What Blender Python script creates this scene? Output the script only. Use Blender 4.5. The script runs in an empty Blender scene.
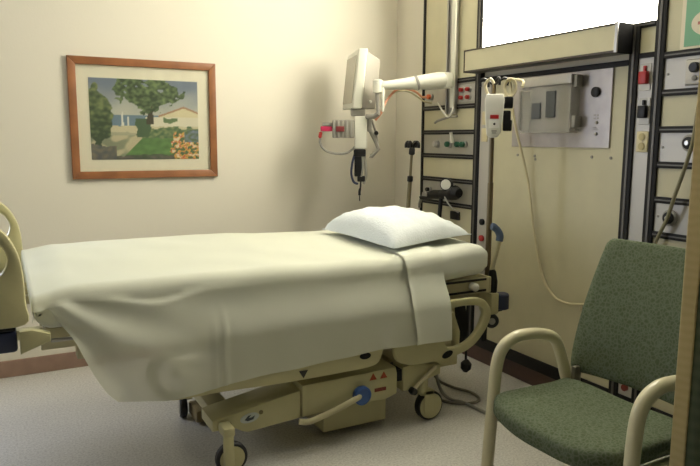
import bpy, bmesh, math, random
from mathutils import Vector, Matrix, noise
random.seed(7)
SC = bpy.context.scene
COL = SC.collection
PI = math.pi

# ------------------------------------------------------------------ helpers
def lin(c):
    return tuple(((v/255)/12.92 if v/255 <= .04045 else ((v/255+.055)/1.055)**2.4) for v in c) + (1.0,)

def mat(name, rgb, rough=.5, metal=0., spec=.5, vary=0., scale=40., bump=0., bscale=200., emit=None, coat=0.):
    m = bpy.data.materials.new(name); m.use_nodes = True
    nt = m.node_tree; b = nt.nodes['Principled BSDF']
    b.inputs['Roughness'].default_value = rough
    b.inputs['Metallic'].default_value = metal
    b.inputs['Specular IOR Level'].default_value = spec
    b.inputs['Coat Weight'].default_value = coat
    b.inputs['Base Color'].default_value = lin(rgb)
    tc = nt.nodes.new('ShaderNodeTexCoord')
    if vary:
        n = nt.nodes.new('ShaderNodeTexNoise'); n.inputs['Scale'].default_value = scale; n.inputs['Detail'].default_value = 4
        r = nt.nodes.new('ShaderNodeValToRGB')
        a = lin([max(0, v*(1-vary)) for v in rgb]); c = lin([min(255, v*(1+vary)) for v in rgb])
        r.color_ramp.elements[0].position = .3; r.color_ramp.elements[0].color = a
        r.color_ramp.elements[1].position = .7; r.color_ramp.elements[1].color = c
        nt.links.new(tc.outputs['Object'], n.inputs['Vector']); nt.links.new(n.outputs['Fac'], r.inputs['Fac'])
        nt.links.new(r.outputs['Color'], b.inputs['Base Color'])
    if bump:
        n2 = nt.nodes.new('ShaderNodeTexNoise'); n2.inputs['Scale'].default_value = bscale; n2.inputs['Detail'].default_value = 3
        bp = nt.nodes.new('ShaderNodeBump'); bp.inputs['Strength'].default_value = bump; bp.inputs['Distance'].default_value = .01
        nt.links.new(tc.outputs['Object'], n2.inputs['Vector']); nt.links.new(n2.outputs['Fac'], bp.inputs['Height'])
        nt.links.new(bp.outputs['Normal'], b.inputs['Normal'])
    if emit:
        b.inputs['Emission Color'].default_value = lin(emit[0]); b.inputs['Emission Strength'].default_value = emit[1]
    return m

class MB:
    def __init__(s): s.bm = bmesh.new()
    def _xf(s, verts, rot=None, piv=None):
        if rot is not None: bmesh.ops.rotate(s.bm, verts=verts, cent=Vector(piv or (0,0,0)), matrix=rot)
    def box(s, x0, x1, y0, y1, z0, z1, bev=0., rot=None, piv=None, seg=2):
        t = bmesh.new()
        bmesh.ops.create_cube(t, size=1)
        for v in t.verts:
            v.co = Vector(((x0+x1)/2+v.co.x*abs(x1-x0), (y0+y1)/2+v.co.y*abs(y1-y0), (z0+z1)/2+v.co.z*abs(z1-z0)))
        if bev > 0:
            bmesh.ops.bevel(t, geom=list(t.edges), offset=min(bev, .49*min(abs(x1-x0), abs(y1-y0), abs(z1-z0))), segments=seg, affect='EDGES', profile=.5)
        if rot is not None: bmesh.ops.rotate(t, verts=list(t.verts), cent=Vector(piv), matrix=rot)
        s.add(t); return s
    def add(s, t):
        mp = {v: s.bm.verts.new(v.co) for v in t.verts}
        for f in t.faces:
            try: s.bm.faces.new([mp[v] for v in f.verts])
            except ValueError: pass
        t.free()
    def loft(s, rings, cap=True, closed=True, loop=False):
        R = [[s.bm.verts.new(p) for p in r] for r in rings]
        n = len(R[0]); m = len(R)
        for i in range(m if loop else m-1):
            a, b = R[i], R[(i+1) % m]
            for j in range(n if closed else n-1):
                k = (j+1) % n
                s.bm.faces.new([a[j], a[k], b[k], b[j]])
        if cap and not loop and closed:
            s.bm.faces.new(R[0][::-1]); s.bm.faces.new(R[-1])
        return s
    def tube(s, pts, r, seg=12, loop=False, sx=1., sy=1.):
        P = [Vector(p) for p in pts]; n = len(P)
        rr = r if isinstance(r, (list, tuple)) else [r]*n
        T = []
        for i in range(n):
            a = P[(i-1) % n] if (loop or i > 0) else P[i]; b = P[(i+1) % n] if (loop or i < n-1) else P[i]
            T.append((b-a).normalized())
        up = Vector((0,0,1)) if abs(T[0].z) < .9 else Vector((1,0,0))
        nrm = (up - T[0]*up.dot(T[0])).normalized(); rings = []
        for i in range(n):
            nrm = (nrm - T[i]*nrm.dot(T[i])).normalized(); bi = T[i].cross(nrm)
            rings.append([P[i] + nrm*math.cos(2*PI*k/seg)*rr[i]*sx + bi*math.sin(2*PI*k/seg)*rr[i]*sy for k in range(seg)])
        return s.loft(rings, loop=loop)
    def cyl(s, a, b, r, seg=20, r2=None):
        return s.tube([a, b], [r, r if r2 is None else r2], seg)
    def lathe(s, prof, c, axis, seg=24):           # prof: (radius, along)
        ax = Vector(axis).normalized(); up = Vector((0,0,1)) if abs(ax.z) < .9 else Vector((1,0,0))
        u = (up-ax*up.dot(ax)).normalized(); v = ax.cross(u); c = Vector(c)
        rings = [[c+ax*h+(u*math.cos(2*PI*k/seg)+v*math.sin(2*PI*k/seg))*max(r, 1e-4) for k in range(seg)] for r, h in prof]
        return s.loft(rings)
    def prism(s, poly, axis, a0, a1, bev=0., holes=()):
        t = bmesh.new()
        def mk(p, a):
            return {'x': (a, p[0], p[1]), 'y': (p[0], a, p[1]), 'z': (p[0], p[1], a)}[axis]
        edges = []
        for loop in (poly,) + tuple(holes):
            vs = [t.verts.new(mk(p, a0)) for p in loop]
            edges += [t.edges.new((vs[i], vs[(i+1) % len(vs)])) for i in range(len(vs))]
        bmesh.ops.triangle_fill(t, edges=edges, use_beauty=True, use_dissolve=not holes)
        ext = bmesh.ops.extrude_face_region(t, geom=list(t.faces), use_keep_orig=True)
        d = Vector(mk((0, 0), a1-a0))
        bmesh.ops.translate(t, verts=[e for e in ext['geom'] if isinstance(e, bmesh.types.BMVert)], vec=d)
        bmesh.ops.recalc_face_normals(t, faces=list(t.faces))
        if bev > 0:
            es = [e for e in t.edges if len(e.link_faces) == 2 and abs(abs(e.link_faces[0].normal.dot(e.link_faces[1].normal))) < .3
                  and abs((e.verts[0].co-e.verts[1].co).dot(d)) < 1e-9]
            bmesh.ops.bevel(t, geom=es, offset=bev, segments=2, affect='EDGES', profile=.5)
        s.add(t); return s
    def rotz(s, ang, piv):
        bmesh.ops.rotate(s.bm, verts=list(s.bm.verts), cent=Vector(piv), matrix=Matrix.Rotation(ang, 3, 'Z')); return s
    def basis(s, o, u, v, w):                       # local (u, v, w) coordinates to the room
        o, u, v, w = Vector(o), Vector(u), Vector(v), Vector(w)
        for q in s.bm.verts: q.co = o+u*q.co.x+v*q.co.y+w*q.co.z
        return s

def wloc(o):
    w = Vector((0,0,0))
    while o is not None: w += o.location; o = o.parent
    return w

def obj(name, mb, m, parent=None, loc=None, smooth=35, label=None):
    me = bpy.data.meshes.new(name)
    bmesh.ops.recalc_face_normals(mb.bm, faces=list(mb.bm.faces))
    base = wloc(parent) if parent is not None else Vector(loc or (0,0,0))
    if parent is not None and loc is not None: base = Vector(loc)
    for v in mb.bm.verts: v.co -= base
    mb.bm.to_mesh(me); mb.bm.free()
    if smooth:
        me.polygons.foreach_set('use_smooth', [True]*len(me.polygons)); me.set_sharp_from_angle(angle=math.radians(smooth))
    if isinstance(m, (list, tuple)):
        for q in m: me.materials.append(q)
    else: me.materials.append(m)
    o = bpy.data.objects.new(name, me); COL.objects.link(o)
    if parent is not None:
        o.parent = parent; o.location = base-wloc(parent)
    else: o.location = base
    if label: o['label'] = label
    return o

def tag(o, label, cat, group=None):
    o['label'] = label; o['category'] = cat
    if group: o['group'] = group
    return o
def thing(name, label, cat, loc, group=None):
    o = bpy.data.objects.new(name, None); COL.objects.link(o); o.location = loc; o.empty_display_size = .05
    return tag(o, label, cat, group)
def struct(name, mb, m, parent=None, smooth=0):
    o = obj(name, mb, m, parent, smooth=smooth); o['kind'] = 'structure'; return o

def cat(pts, n=6, loop=False):                      # smooth curve through points
    P = [Vector(p) for p in pts]; out = []; N = len(P)
    for i in range(N if loop else N-1):
        g = (lambda k: P[k % N]) if loop else (lambda k: P[min(max(k, 0), N-1)])
        a, b, c, d = g(i-1), g(i), g(i+1), g(i+2)
        for j in range(n):
            t = j/n
            out.append(.5*((2*b)+(c-a)*t+(2*a-5*b+4*c-d)*t*t+(-a+3*b-3*c+d)*t**3))
    if not loop: out.append(P[-1])
    return out
def cat2(pts, n=5): return [(p.x, p.y) for p in cat([(a, b, 0) for a, b in pts], n, True)]
def sm(a, b, x):
    t = min(1, max(0, (x-a)/(b-a))); return t*t*(3-2*t)
def rrect(x0, x1, y0, y1, r, n=5):
    out = []
    for cx, cy, a0 in ((x1-r, y1-r, 0), (x0+r, y1-r, 90), (x0+r, y0+r, 180), (x1-r, y0+r, 270)):
        for k in range(n+1):
            a = math.radians(a0+90*k/n); out.append((cx+r*math.cos(a), cy+r*math.sin(a)))
    return out

# ------------------------------------------------------------------ materials
WALL = mat('wall_paint', (224, 218, 202), .75, spec=.25, bump=.05, bscale=90)
DIM = mat('low_bounce_wall', (104, 98, 84), .8)  # dark tone invented for the unseen walls, to cut bounced fill light
CEIL = mat('ceiling_paint', (236, 234, 226), .9)
def floor_mat():
    m = mat('speckled_vinyl', (200, 196, 184), .36, spec=.45)
    nt = m.node_tree; b = nt.nodes['Principled BSDF']; tc = nt.nodes.new('ShaderNodeTexCoord')
    v = nt.nodes.new('ShaderNodeTexNoise'); v.inputs['Scale'].default_value = 95; v.inputs['Detail'].default_value = 6; v.inputs['Roughness'].default_value = .7
    r = nt.nodes.new('ShaderNodeValToRGB')
    e = r.color_ramp.elements; e[0].position = .36; e[0].color = lin((178, 174, 166)); e[1].position = .52; e[1].color = lin((208, 205, 196))
    x = e.new(.68); x.color = lin((222, 220, 212))
    n2 = nt.nodes.new('ShaderNodeTexNoise'); n2.inputs['Scale'].default_value = 1.6
    mx = nt.nodes.new('ShaderNodeMixRGB'); mx.blend_type = 'MULTIPLY'; mx.inputs['Fac'].default_value = .18
    nt.links.new(tc.outputs['Object'], v.inputs['Vector']); nt.links.new(v.outputs['Fac'], r.inputs['Fac'])
    nt.links.new(tc.outputs['Object'], n2.inputs['Vector'])
    nt.links.new(r.outputs['Color'], mx.inputs['Color1']); nt.links.new(n2.outputs['Fac'], mx.inputs['Color2'])
    nt.links.new(mx.outputs['Color'], b.inputs['Base Color'])
    return m
FLOOR = floor_mat()
BASEB = mat('brown_vinyl_base', (150, 122, 106), .45, vary=.06, scale=12)
DARKBASE = mat('dark_brown_base', (86, 62, 52), .5, vary=.05, scale=12)
LAM = mat('cream_laminate', (201, 194, 161), .45, vary=.02, scale=6)
GREYP = mat('grey_panel', (176, 172, 160), .4, metal=.25, vary=.03, scale=10)
LILAC = mat('pale_grey_strip', (190, 186, 178), .4, metal=.15)
BRONZE = mat('black_trim', (26, 24, 22), .55, spec=.3)
BEAD = mat('dull_trim_bead', (104, 101, 96), .5, metal=.5)
SILVER = mat('satin_aluminium', (172, 170, 164), .3, metal=.85)
STEEL = mat('brushed_steel_plate', (168, 162, 158), .36, metal=.55, vary=.04, scale=14)
WHITEP = mat('white_plastic', (226, 224, 212), .4)
OFFW = mat('off_white_enamel', (222, 220, 204), .35)
GREYPL = mat('grey_plastic', (150, 146, 136), .5)
BLACK = mat('black_rubber', (22, 22, 23), .5)
BLACKG = mat('black_plastic', (24, 23, 23), .4, spec=.35)
BLACKM = mat('matt_black_board', (22, 21, 20), .8, spec=.1)
NAVY = mat('navy_rubber', (38, 46, 72), .5)
BLUE = mat('blue_plastic', (58, 92, 150), .4)
BLUEG = mat('grey_blue_grip', (84, 100, 124), .5)
BED = mat('cream_bed_plastic', (190, 184, 140), .42, vary=.02, scale=8)
BEDM = mat('cream_bed_metal', (196, 188, 150), .4)
CHAIRM = mat('cream_chair_enamel', (214, 206, 170), .35, coat=.2)
RED = mat('red_plastic', (176, 40, 38), .4)
PINK = mat('pink_red_label', (205, 50, 92), .5)
ORANGE = mat('orange_plastic', (210, 104, 58), .5)
GREEN = mat('dark_green_plastic', (34, 92, 66), .4)
IVORY = mat('ivory_socket', (214, 202, 160), .4)
CORD = mat('beige_cord', (206, 196, 160), .5)
CORDG = mat('grey_cord', (150, 148, 138), .5)
PEACH = mat('peach_hose', (214, 150, 116), .45)
WOOD = mat('orange_brown_wood', (144, 94, 58), .42, vary=.10, scale=9)
MATB = mat('cream_mat_board', (236, 230, 212), .8)
SIGNG = mat('green_sign', (122, 174, 138), .5)
SIGNW = mat('pale_sign', (226, 216, 192), .5)
SIGNR = mat('faded_red_ink', (190, 120, 108), .6)
EMIT = mat('lit_diffuser', (245, 240, 220), .5, emit=((255, 250, 233), 16.5))
def cloth(name, rgb, see=.0, trans=.15, bump=.25, bscale=600):
    m = mat(name, rgb, .9, spec=.15, bump=bump, bscale=bscale)
    nt = m.node_tree; b = nt.nodes['Principled BSDF']; out = nt.nodes['Material Output']
    tl = nt.nodes.new('ShaderNodeBsdfTranslucent'); tl.inputs['Color'].default_value = lin(rgb)
    mx = nt.nodes.new('ShaderNodeMixShader'); mx.inputs['Fac'].default_value = trans
    nt.links.new(b.outputs['BSDF'], mx.inputs[1]); nt.links.new(tl.outputs['BSDF'], mx.inputs[2])
    last = mx
    if see:
        tr = nt.nodes.new('ShaderNodeBsdfTransparent'); m2 = nt.nodes.new('ShaderNodeMixShader'); m2.inputs['Fac'].default_value = see
        nt.links.new(mx.outputs[0], m2.inputs[1]); nt.links.new(tr.outputs[0], m2.inputs[2]); last = m2
    nt.links.new(last.outputs[0], out.inputs['Surface'])
    return m
SHEET = cloth('thin_white_sheet', (230, 231, 214), see=.20, trans=.18)
LINEN = cloth('white_linen', (230, 231, 216), trans=.02)
PILLOW = cloth('white_pillowcase', (226, 231, 230), trans=.04, bump=.3, bscale=90)
def upholstery():
    m = mat('green_leaf_upholstery', (98, 108, 84), .95, spec=.12, bump=.3, bscale=700)
    nt = m.node_tree; b = nt.nodes['Principled BSDF']; tc = nt.nodes.new('ShaderNodeTexCoord')
    n = nt.nodes.new('ShaderNodeTexNoise'); n.inputs['Scale'].default_value = 22; n.inputs['Detail'].default_value = 3
    av = nt.nodes.new('ShaderNodeVectorMath'); av.operation = 'MULTIPLY_ADD'; av.inputs[1].default_value = (.03, .03, .03)
    v = nt.nodes.new('ShaderNodeTexVoronoi'); v.feature = 'DISTANCE_TO_EDGE'; v.inputs['Scale'].default_value = 66
    n2 = nt.nodes.new('ShaderNodeTexNoise'); n2.inputs['Scale'].default_value = 60; n2.inputs['Detail'].default_value = 4
    r = nt.nodes.new('ShaderNodeValToRGB'); e = r.color_ramp.elements
    e[0].position = .0; e[0].color = lin((112, 119, 100)); e[1].position = .42; e[1].color = lin((86, 96, 70))
    x = e.new(.16); x.color = lin((98, 107, 83))
    m2 = nt.nodes.new('ShaderNodeMath'); m2.operation = 'MULTIPLY'
    nt.links.new(tc.outputs['Object'], n.inputs['Vector']); nt.links.new(n.outputs['Color'], av.inputs[0]); nt.links.new(tc.outputs['Object'], av.inputs[2])
    nt.links.new(av.outputs[0], v.inputs['Vector']); nt.links.new(tc.outputs['Object'], n2.inputs['Vector'])
    m3 = nt.nodes.new('ShaderNodeMath'); m3.operation = 'MULTIPLY'; m3.inputs[1].default_value = 2.6
    nt.links.new(v.outputs['Distance'], m2.inputs[0]); nt.links.new(n2.outputs['Fac'], m2.inputs[1]); nt.links.new(m2.outputs[0], m3.inputs[0]); nt.links.new(m3.outputs[0], r.inputs['Fac'])
    nt.links.new(r.outputs['Color'], b.inputs['Base Color'])
    return m
UPH = upholstery()
def weave(name, rgb, rgb2, sc):
    m = mat(name, rgb, .95, spec=.1); nt = m.node_tree; b = nt.nodes['Principled BSDF']; tc = nt.nodes.new('ShaderNodeTexCoord')
    w = nt.nodes.new('ShaderNodeTexWave'); w.bands_direction = 'Z'; w.inputs['Scale'].default_value = sc; w.inputs['Distortion'].default_value = 3
    r = nt.nodes.new('ShaderNodeValToRGB'); r.color_ramp.elements[0].color = lin(rgb); r.color_ramp.elements[1].color = lin(rgb2)
    nt.links.new(tc.outputs['Object'], w.inputs['Vector']); nt.links.new(w.outputs['Fac'], r.inputs['Fac']); nt.links.new(r.outputs['Color'], b.inputs['Base Color'])
    tl = nt.nodes.new('ShaderNodeBsdfTranslucent'); x = nt.nodes.new('ShaderNodeMixShader'); x.inputs['Fac'].default_value = .5
    nt.links.new(r.outputs['Color'], tl.inputs['Color']); nt.links.new(b.outputs['BSDF'], x.inputs[1]); nt.links.new(tl.outputs['BSDF'], x.inputs[2])
    nt.links.new(x.outputs[0], nt.nodes['Material Output'].inputs['Surface'])
    return m
CURT = weave('green_curtain_weave', (112, 120, 98), (124, 131, 108), 9)
CURTE = weave('beige_curtain_edge', (204, 191, 150), (210, 197, 158), 14)
def glassy(name, tint, glossy, rough):
    m = bpy.data.materials.new(name); m.use_nodes = True; nt = m.node_tree; nt.nodes.clear()
    o = nt.nodes.new('ShaderNodeOutputMaterial'); t = nt.nodes.new('ShaderNodeBsdfTransparent'); t.inputs[0].default_value = tint
    g = nt.nodes.new('ShaderNodeBsdfGlossy'); g.inputs['Roughness'].default_value = rough; x = nt.nodes.new('ShaderNodeMixShader'); x.inputs[0].default_value = glossy
    nt.links.new(t.outputs[0], x.inputs[1]); nt.links.new(g.outputs[0], x.inputs[2]); nt.links.new(x.outputs[0], o.inputs['Surface'])
    return m
GLASS = glassy('picture_glass', (.97, .97, .95, 1), .05, .04)
def frosted():
    m = mat('frosted_cover', (206, 203, 192), .35)
    nt = m.node_tree; b = nt.nodes['Principled BSDF']; o = nt.nodes['Material Output']
    t = nt.nodes.new('ShaderNodeBsdfTransparent'); x = nt.nodes.new('ShaderNodeMixShader'); x.inputs[0].default_value = .68
    nt.links.new(b.outputs[0], x.inputs[1]); nt.links.new(t.outputs[0], x.inputs[2]); nt.links.new(x.outputs[0], o.inputs['Surface'])
    return m
FROST = frosted()
WPANE = glassy('window_pane', (.95, .97, 1, 1), .06, .02)

# ------------------------------------------------------------------ the room
XL, XR, YF, YB, ZC = -2.3, 2.76, -3.2, 4.42, 3.05
struct('floor', MB().box(XL-.1, XR+.1, YF-.1, YB+.1, -.1, 0), FLOOR)
struct('ceiling', MB().box(XL-.1, XR+.1, YF-.1, YB+.1, ZC, ZC+.1), CEIL)
WX0, WX1, WZ0, WZ1 = -1.30, -.22, .90, 2.40
struct('wall_back', MB().box(XL-.1, WX0, YB, YB+.1, 0, ZC).box(WX1, XR+.1, YB, YB+.1, 0, ZC).box(WX0, WX1, YB, YB+.1, 0, WZ0).box(WX0, WX1, YB, YB+.1, WZ1, ZC), WALL)
struct('wall_right', MB().box(XR, XR+.1, YF, YB, 0, ZC), WALL)
struct('wall_front', MB().box(XL-.1, XR+.1, YF-.1, YF, 0, ZC), DIM)
struct('wall_left', MB().box(XL-.1, XL, YF, YB, 0, ZC), DIM)
win = bpy.data.objects.new('window_1', None); COL.objects.link(win); win.location = ((WX0+WX1)/2, YB+.05, WZ0); win['kind'] = 'structure'
f = MB(); fy = .05; mx_ = (WX0+WX1)/2
f.box(WX0, WX0+fy, YB-.02, YB+.08, WZ0, WZ1).box(WX1-fy, WX1, YB-.02, YB+.08, WZ0, WZ1).box(WX0+fy, WX1-fy, YB-.02, YB+.08, WZ0, WZ0+fy).box(WX0+fy, WX1-fy, YB-.02, YB+.08, WZ1-fy, WZ1)
f.box(mx_-.025, mx_+.025, YB-.01, YB+.07, WZ0+fy, WZ1-fy)
obj('window_frame', f, OFFW, win, smooth=0)
obj('pane', MB().box(WX0+fy, WX1-fy, YB+.04, YB+.045, WZ0+fy, WZ1-fy), WPANE, win, smooth=0)
struct('baseboard_back', MB().box(XL, XR, YB-.012, YB, 0, .105, .004), BASEB)
struct('baseboard_right', MB().box(XR-.010, XR, YF, YB-.012, 0, .11, .004), DARKBASE)

# ------------------------------------------------------------------ framed picture
px0, px1, pz0, pz1 = .423, 1.335, 1.196, 1.940
pic = thing('framed_picture', 'wooden framed picture of a tree in a seaside garden hanging on the wall', 'picture', (.88, YB, 1.57))
fw = .047; yf = YB-.026
fr = MB()
for a in (((px0, pz0), (px1, pz0), (px1-fw, pz0+fw), (px0+fw, pz0+fw)), ((px1, pz0), (px1, pz1), (px1-fw, pz1-fw), (px1-fw, pz0+fw)),
          ((px1, pz1), (px0, pz1), (px0+fw, pz1-fw), (px1-fw, pz1-fw)), ((px0, pz1), (px0, pz0), (px0+fw, pz0+fw), (px0+fw, pz1-fw))):
    fr.prism(list(a), 'y', YB-.001, yf, .004)
obj('frame', fr, WOOD, pic)
obj('mat_board', MB().box(px0+fw-.004, px1-fw+.004, YB-.008, YB-.004, pz0+fw-.004, pz1-fw+.004), MATB, pic, smooth=0)
ix0, ix1, iz0, iz1 = .540, 1.213, 1.315, 1.817
def paint(u, v):
    """a plain garden scene: u to the right, v upwards, both 0..1; returns an sRGB colour"""
    n = lambda s, o=0.: noise.noise(Vector((u*s+o, v*s-o, o*1.7)))
    def mixc(a, b, t): return tuple(a[i]+(b[i]-a[i])*t for i in range(3))
    c = mixc((196, 196, 186), (104, 118, 146), sm(.5, 1.0, v+.12*n(5)))
    if v < .56: c = (96, 124, 152)                                                 # sea
    if u > .5 and v < .54: c = (226, 220, 200)                                     # pale wall
    if u < .5 and abs(u-.285) < .012*(1-(v-.44)/.2) and .42 < v < .62: c = (232, 232, 226)
    if u < .5 and abs(u-.335) < .008 and .42 < v < .54: c = (226, 226, 220)
    if v < .42+.01*n(20): c = (206, 196, 164)
    if u > .62 and .54 <= v < .54+.12*max(0, 1-abs(u-.86)/.24): c = (222, 210, 172)  # house gable
    if u > .62 and abs(v-(.545+.12*max(0, 1-abs(u-.86)/.24))) < .012: c = (166, 122, 96)
    if v < .34+.03*n(12): c = (166, 166, 142)                                      # ground
    if v < .30: c = mixc((196, 184, 152), (128, 136, 112), sm(.0, .3, n(9, 3.)+.2))
    lx = .26+.22*(v/.3) if v < .34 else 9
    if v < .34 and u > lx: c = mixc((92, 138, 70), (62, 104, 52), .5+.8*n(16))      # lawn
    if v < .06+.03*n(14, 2.): c = mixc((46, 66, 48), (90, 84, 82), .5+n(20))
    if u > .46 and .27+.02*n(20) < v < .40+.04*n(18, 5.): c = mixc((58, 92, 60), (124, 138, 92), .5+n(30))
    if abs(u-.47) < .06+.03*n(10) and .28 < v < .52: c = (56, 84, 58)
    bed = u-.74-.15*(v/.3)
    if v < .36+.04*n(12, 8.) and u > .72+.25*abs(v-.15)+.02*n(15):                   # flowers
        k = n(27, 4.)+.4*n(60, 1.)
        c = (64, 92, 54) if k < -.1 else (222, 168, 72) if k < .12 else (200, 84, 58) if k < .3 else (232, 214, 176)
        if u > .86 and .22 < v < .38: c = mixc((104, 122, 150), (70, 92, 66), .5+n(30))
    if .66 < u < .8 and abs(v-.5) < .03+.03*n(20): c = (84, 110, 70)
    if abs(u-.545-.02*n(3)) < .022+.012*sm(.6, .48, v) and .44 < v < .72: c = (52, 46, 38)   # trunk
    d = ((u-.52)/.32)**2+((v-.84)/.24)**2+.9*n(9, 1.)+.5*n(22, 2.)
    if d < .72 and v > .5: c = mixc((38, 58, 36), (104, 128, 78), max(0, min(1, .35+1.2*n(26, 6.))))
    d2 = ((u-.06)/.14)**2+((v-.52)/.36)**2+.7*n(10, 7.)
    if d2 < .9: c = mixc((42, 62, 40), (118, 132, 80), max(0, min(1, v-.25+1.0*n(24, 6.))))
    if u < .22 and v < .18+.05*n(9): c = mixc((70, 74, 84), (112, 104, 92), .5+n(20))
    return mixc(c, (196, 194, 178), .20)
NU, NV = 132, 98
pm = MB(); vs = [[pm.bm.verts.new((ix0+(ix1-ix0)*i/NU, YB-.0095, iz0+(iz1-iz0)*j/NV)) for i in range(NU+1)] for j in range(NV+1)]
for j in range(NV):
    for i in range(NU): pm.bm.faces.new([vs[j][i], vs[j][i+1], vs[j+1][i+1], vs[j+1][i]])
pmat = bpy.data.materials.new('garden_print'); pmat.use_nodes = True
ca = pmat.node_tree.nodes.new('ShaderNodeVertexColor'); ca.layer_name = 'ink'
pmat.node_tree.nodes['Principled BSDF'].inputs['Roughness'].default_value = .7
pmat.node_tree.links.new(ca.outputs['Color'], pmat.node_tree.nodes['Principled BSDF'].inputs['Base Color'])
po = obj('print', pm, pmat, pic, smooth=0)
at = po.data.color_attributes.new('ink', 'FLOAT_COLOR', 'POINT')
base = wloc(po)
for k, v in enumerate(po.data.vertices):
    w = v.co+base; c = paint((w.x-ix0)/(ix1-ix0), (w.z-iz0)/(iz1-iz0)); at.data[k].color = lin([max(0, min(255, q)) for q in c])
obj('glazing', MB().box(px0+fw-.003, px1-fw+.003, YB-.0145, YB-.0125, pz0+fw-.003, pz1-fw+.003), GLASS, pic, smooth=0)

# ------------------------------------------------------------------ headwall
XP = 2.735                                          # face of the panels; trim stands proud of it
def rail(mb, y0, y1, z, h=.030): mb.box(XP-.010, XR-.002, min(y0, y1), max(y0, y1), z-h/2, z+h/2, .002)
def bead(mb, y0, y1, z, h=.006): mb.box(XP-.013, XP-.009, min(y0, y1), max(y0, y1), z-h/2, z+h/2)
def post(mb, y, z0, z1, w=.052): mb.box(XP-.012, XR-.002, y-w/2, y+w/2, z0, z1, .002)
def pbead(mb, y, z0, z1, w=.012): mb.box(XP-.016, XP-.011, y-w/2, y+w/2, z0, z1)
ROWS = [(1.835, 'L'), (1.667, 'G'), (1.501, 'L'), (1.340, 'G'), (1.177, 'L'), (1.014, 'G'), (.178, 'L')]
ZT = 2.97
def service_column(label, ya, yb, left):
    lo, hi = min(ya, yb), max(ya, yb)
    t = thing('service_column', label, 'wall service panel', (XR, (lo+hi)/2, .11))
    fr = MB()
    zs = [1.835, 1.667, 1.501, 1.340, 1.177, 1.014]
    for z in zs: rail(fr, lo, hi, z)
    rail(fr, lo, hi, ZT, .03); rail(fr, lo, hi, .144, .068)
    if left:
        fr.box(XP-.010, XR-.002, hi-.011, hi+.011, .11, ZT+.015, .002); post(fr, lo, .11, ZT+.015)
    else:
        post(fr, hi, .11, ZT+.015); post(fr, lo, .11, ZT+.015)
    obj('trim_frame', fr, BRONZE, t)
    be = MB()
    for z in zs: bead(be, lo+.03, hi-.03, z)
    for y in ((lo,) if left else (hi, lo)): pbead(be, y, .12, ZT)
    obj('trim_bead', be, BEAD, t, smooth=0)
    for (za, zb, k) in ((1.85, ZT-.015, 'L'), (1.682, 1.82, 'G'), (1.516, 1.652, 'L'), (1.355, 1.486, 'G'), (1.192, 1.325, 'L'), (1.029, 1.162, 'G'), (.178, .999, 'L')):
        obj('panel', MB().box(XP, XR-.004, lo+.012, hi-.011, za-.001, zb+.001), (LAM if k == 'L' else (GREYP if left else LILAC)), t, smooth=0,
            label='cream laminate panel' if k == 'L' else 'grey metal panel')
    return t
colL = service_column('service panel column of stacked cream and grey panels behind the bed beside the monitor arm', 3.395, 4.008, True)
colR = service_column('service panel column beside the green curtain with round outlets and the green notice', 1.46, 2.096, False)

def disc(c, r, h=.012, m=BLACKG, name='outlet', parent=None, label=None, nx=-1, prof=None):
    mb = MB().lathe(prof or [(r*.98, 0), (r, h*.3), (r, h*.8), (r*.8, h), (.0005, h)], c, (nx, 0, 0), 20)
    return obj(name, mb, m, parent, label=label)
def gas_outlet(parent, y, z, m, r=.021, label=None):
    o = disc((XP, y, z), r, .016, SILVER, 'gas_outlet', parent, label)
    disc((XP-.016, y, z), r*.72, .022, m, 'outlet_cap', o)
    return o
# red and orange outlets, first grey row of the left column
plate = obj('outlet_plate', MB().box(XP-.006, XP, 3.43, 3.59, 1.695, 1.805, .003), LILAC, colL, smooth=0)
for y in (3.480, 3.548):
    for z in (1.772, 1.722):
        gas_outlet(colL, y, z, RED, .019, 'red capped gas outlet')
gas_outlet(colL, 3.913, 1.746, ORANGE, .024, 'orange capped gas outlet')
for y, m, l in ((3.828, LILAC, 'grey capped outlet'), (3.685, GREEN, 'green capped outlet'), (3.575, GREEN, 'green capped outlet'), (3.520, GREEN, 'green capped outlet')):
    gas_outlet(colL, y, 1.420, m, .026, l)
obj('hose_adaptor', MB().lathe([(.012, 0), (.014, .02), (.010, .05), (.012, .07)], (XP-.03, 3.62, 1.43), (-.2, 0, 1), 12), WHITEP, colL)
gas_outlet(colL, 3.905, 1.100, BLACKG, .020, 'black capped outlet')
obj('socket', MB().box(XP-.012, XP, 3.55, 3.65, .915, .972, .004), BLACKG, colL, label='black socket')
# right column fittings
cb = obj('control_box', MB().box(XP-.004, XP, 1.80, 1.960, 1.692, 1.806, .003), GREYPL, colR, smooth=0)
obj('control_face', MB().box(XP-.012, XP-.003, 1.805, 1.955, 1.697, 1.801, .004), LILAC, cb)
disc((XP-.012, 1.908, 1.768), .023, .02, BLACKG, 'knob', cb); disc((XP-.012, 1.908, 1.722), .012, .008, GREYPL, 'jack', cb)
for y, z in ((1.912, 1.441), (1.984, 1.099)):
    o = disc((XP, y, z), .038, .014, GREYPL, 'round_outlet', colR, 'grey ringed round outlet')
    disc((XP-.014, y, z), .027, .010, BLACKG, 'outlet_core', o); disc((XP-.024, y, z), .011, .008, SILVER, 'outlet_pin', o)
for y, z in ((2.05, 1.75), (2.05, 1.42), (2.05, 1.10)): obj('screw', MB().lathe([(.006, 0), (.006, .003), (.001, .004)], (XP, y, z), (-1, 0, 0), 10), GREYPL, colR)
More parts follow.
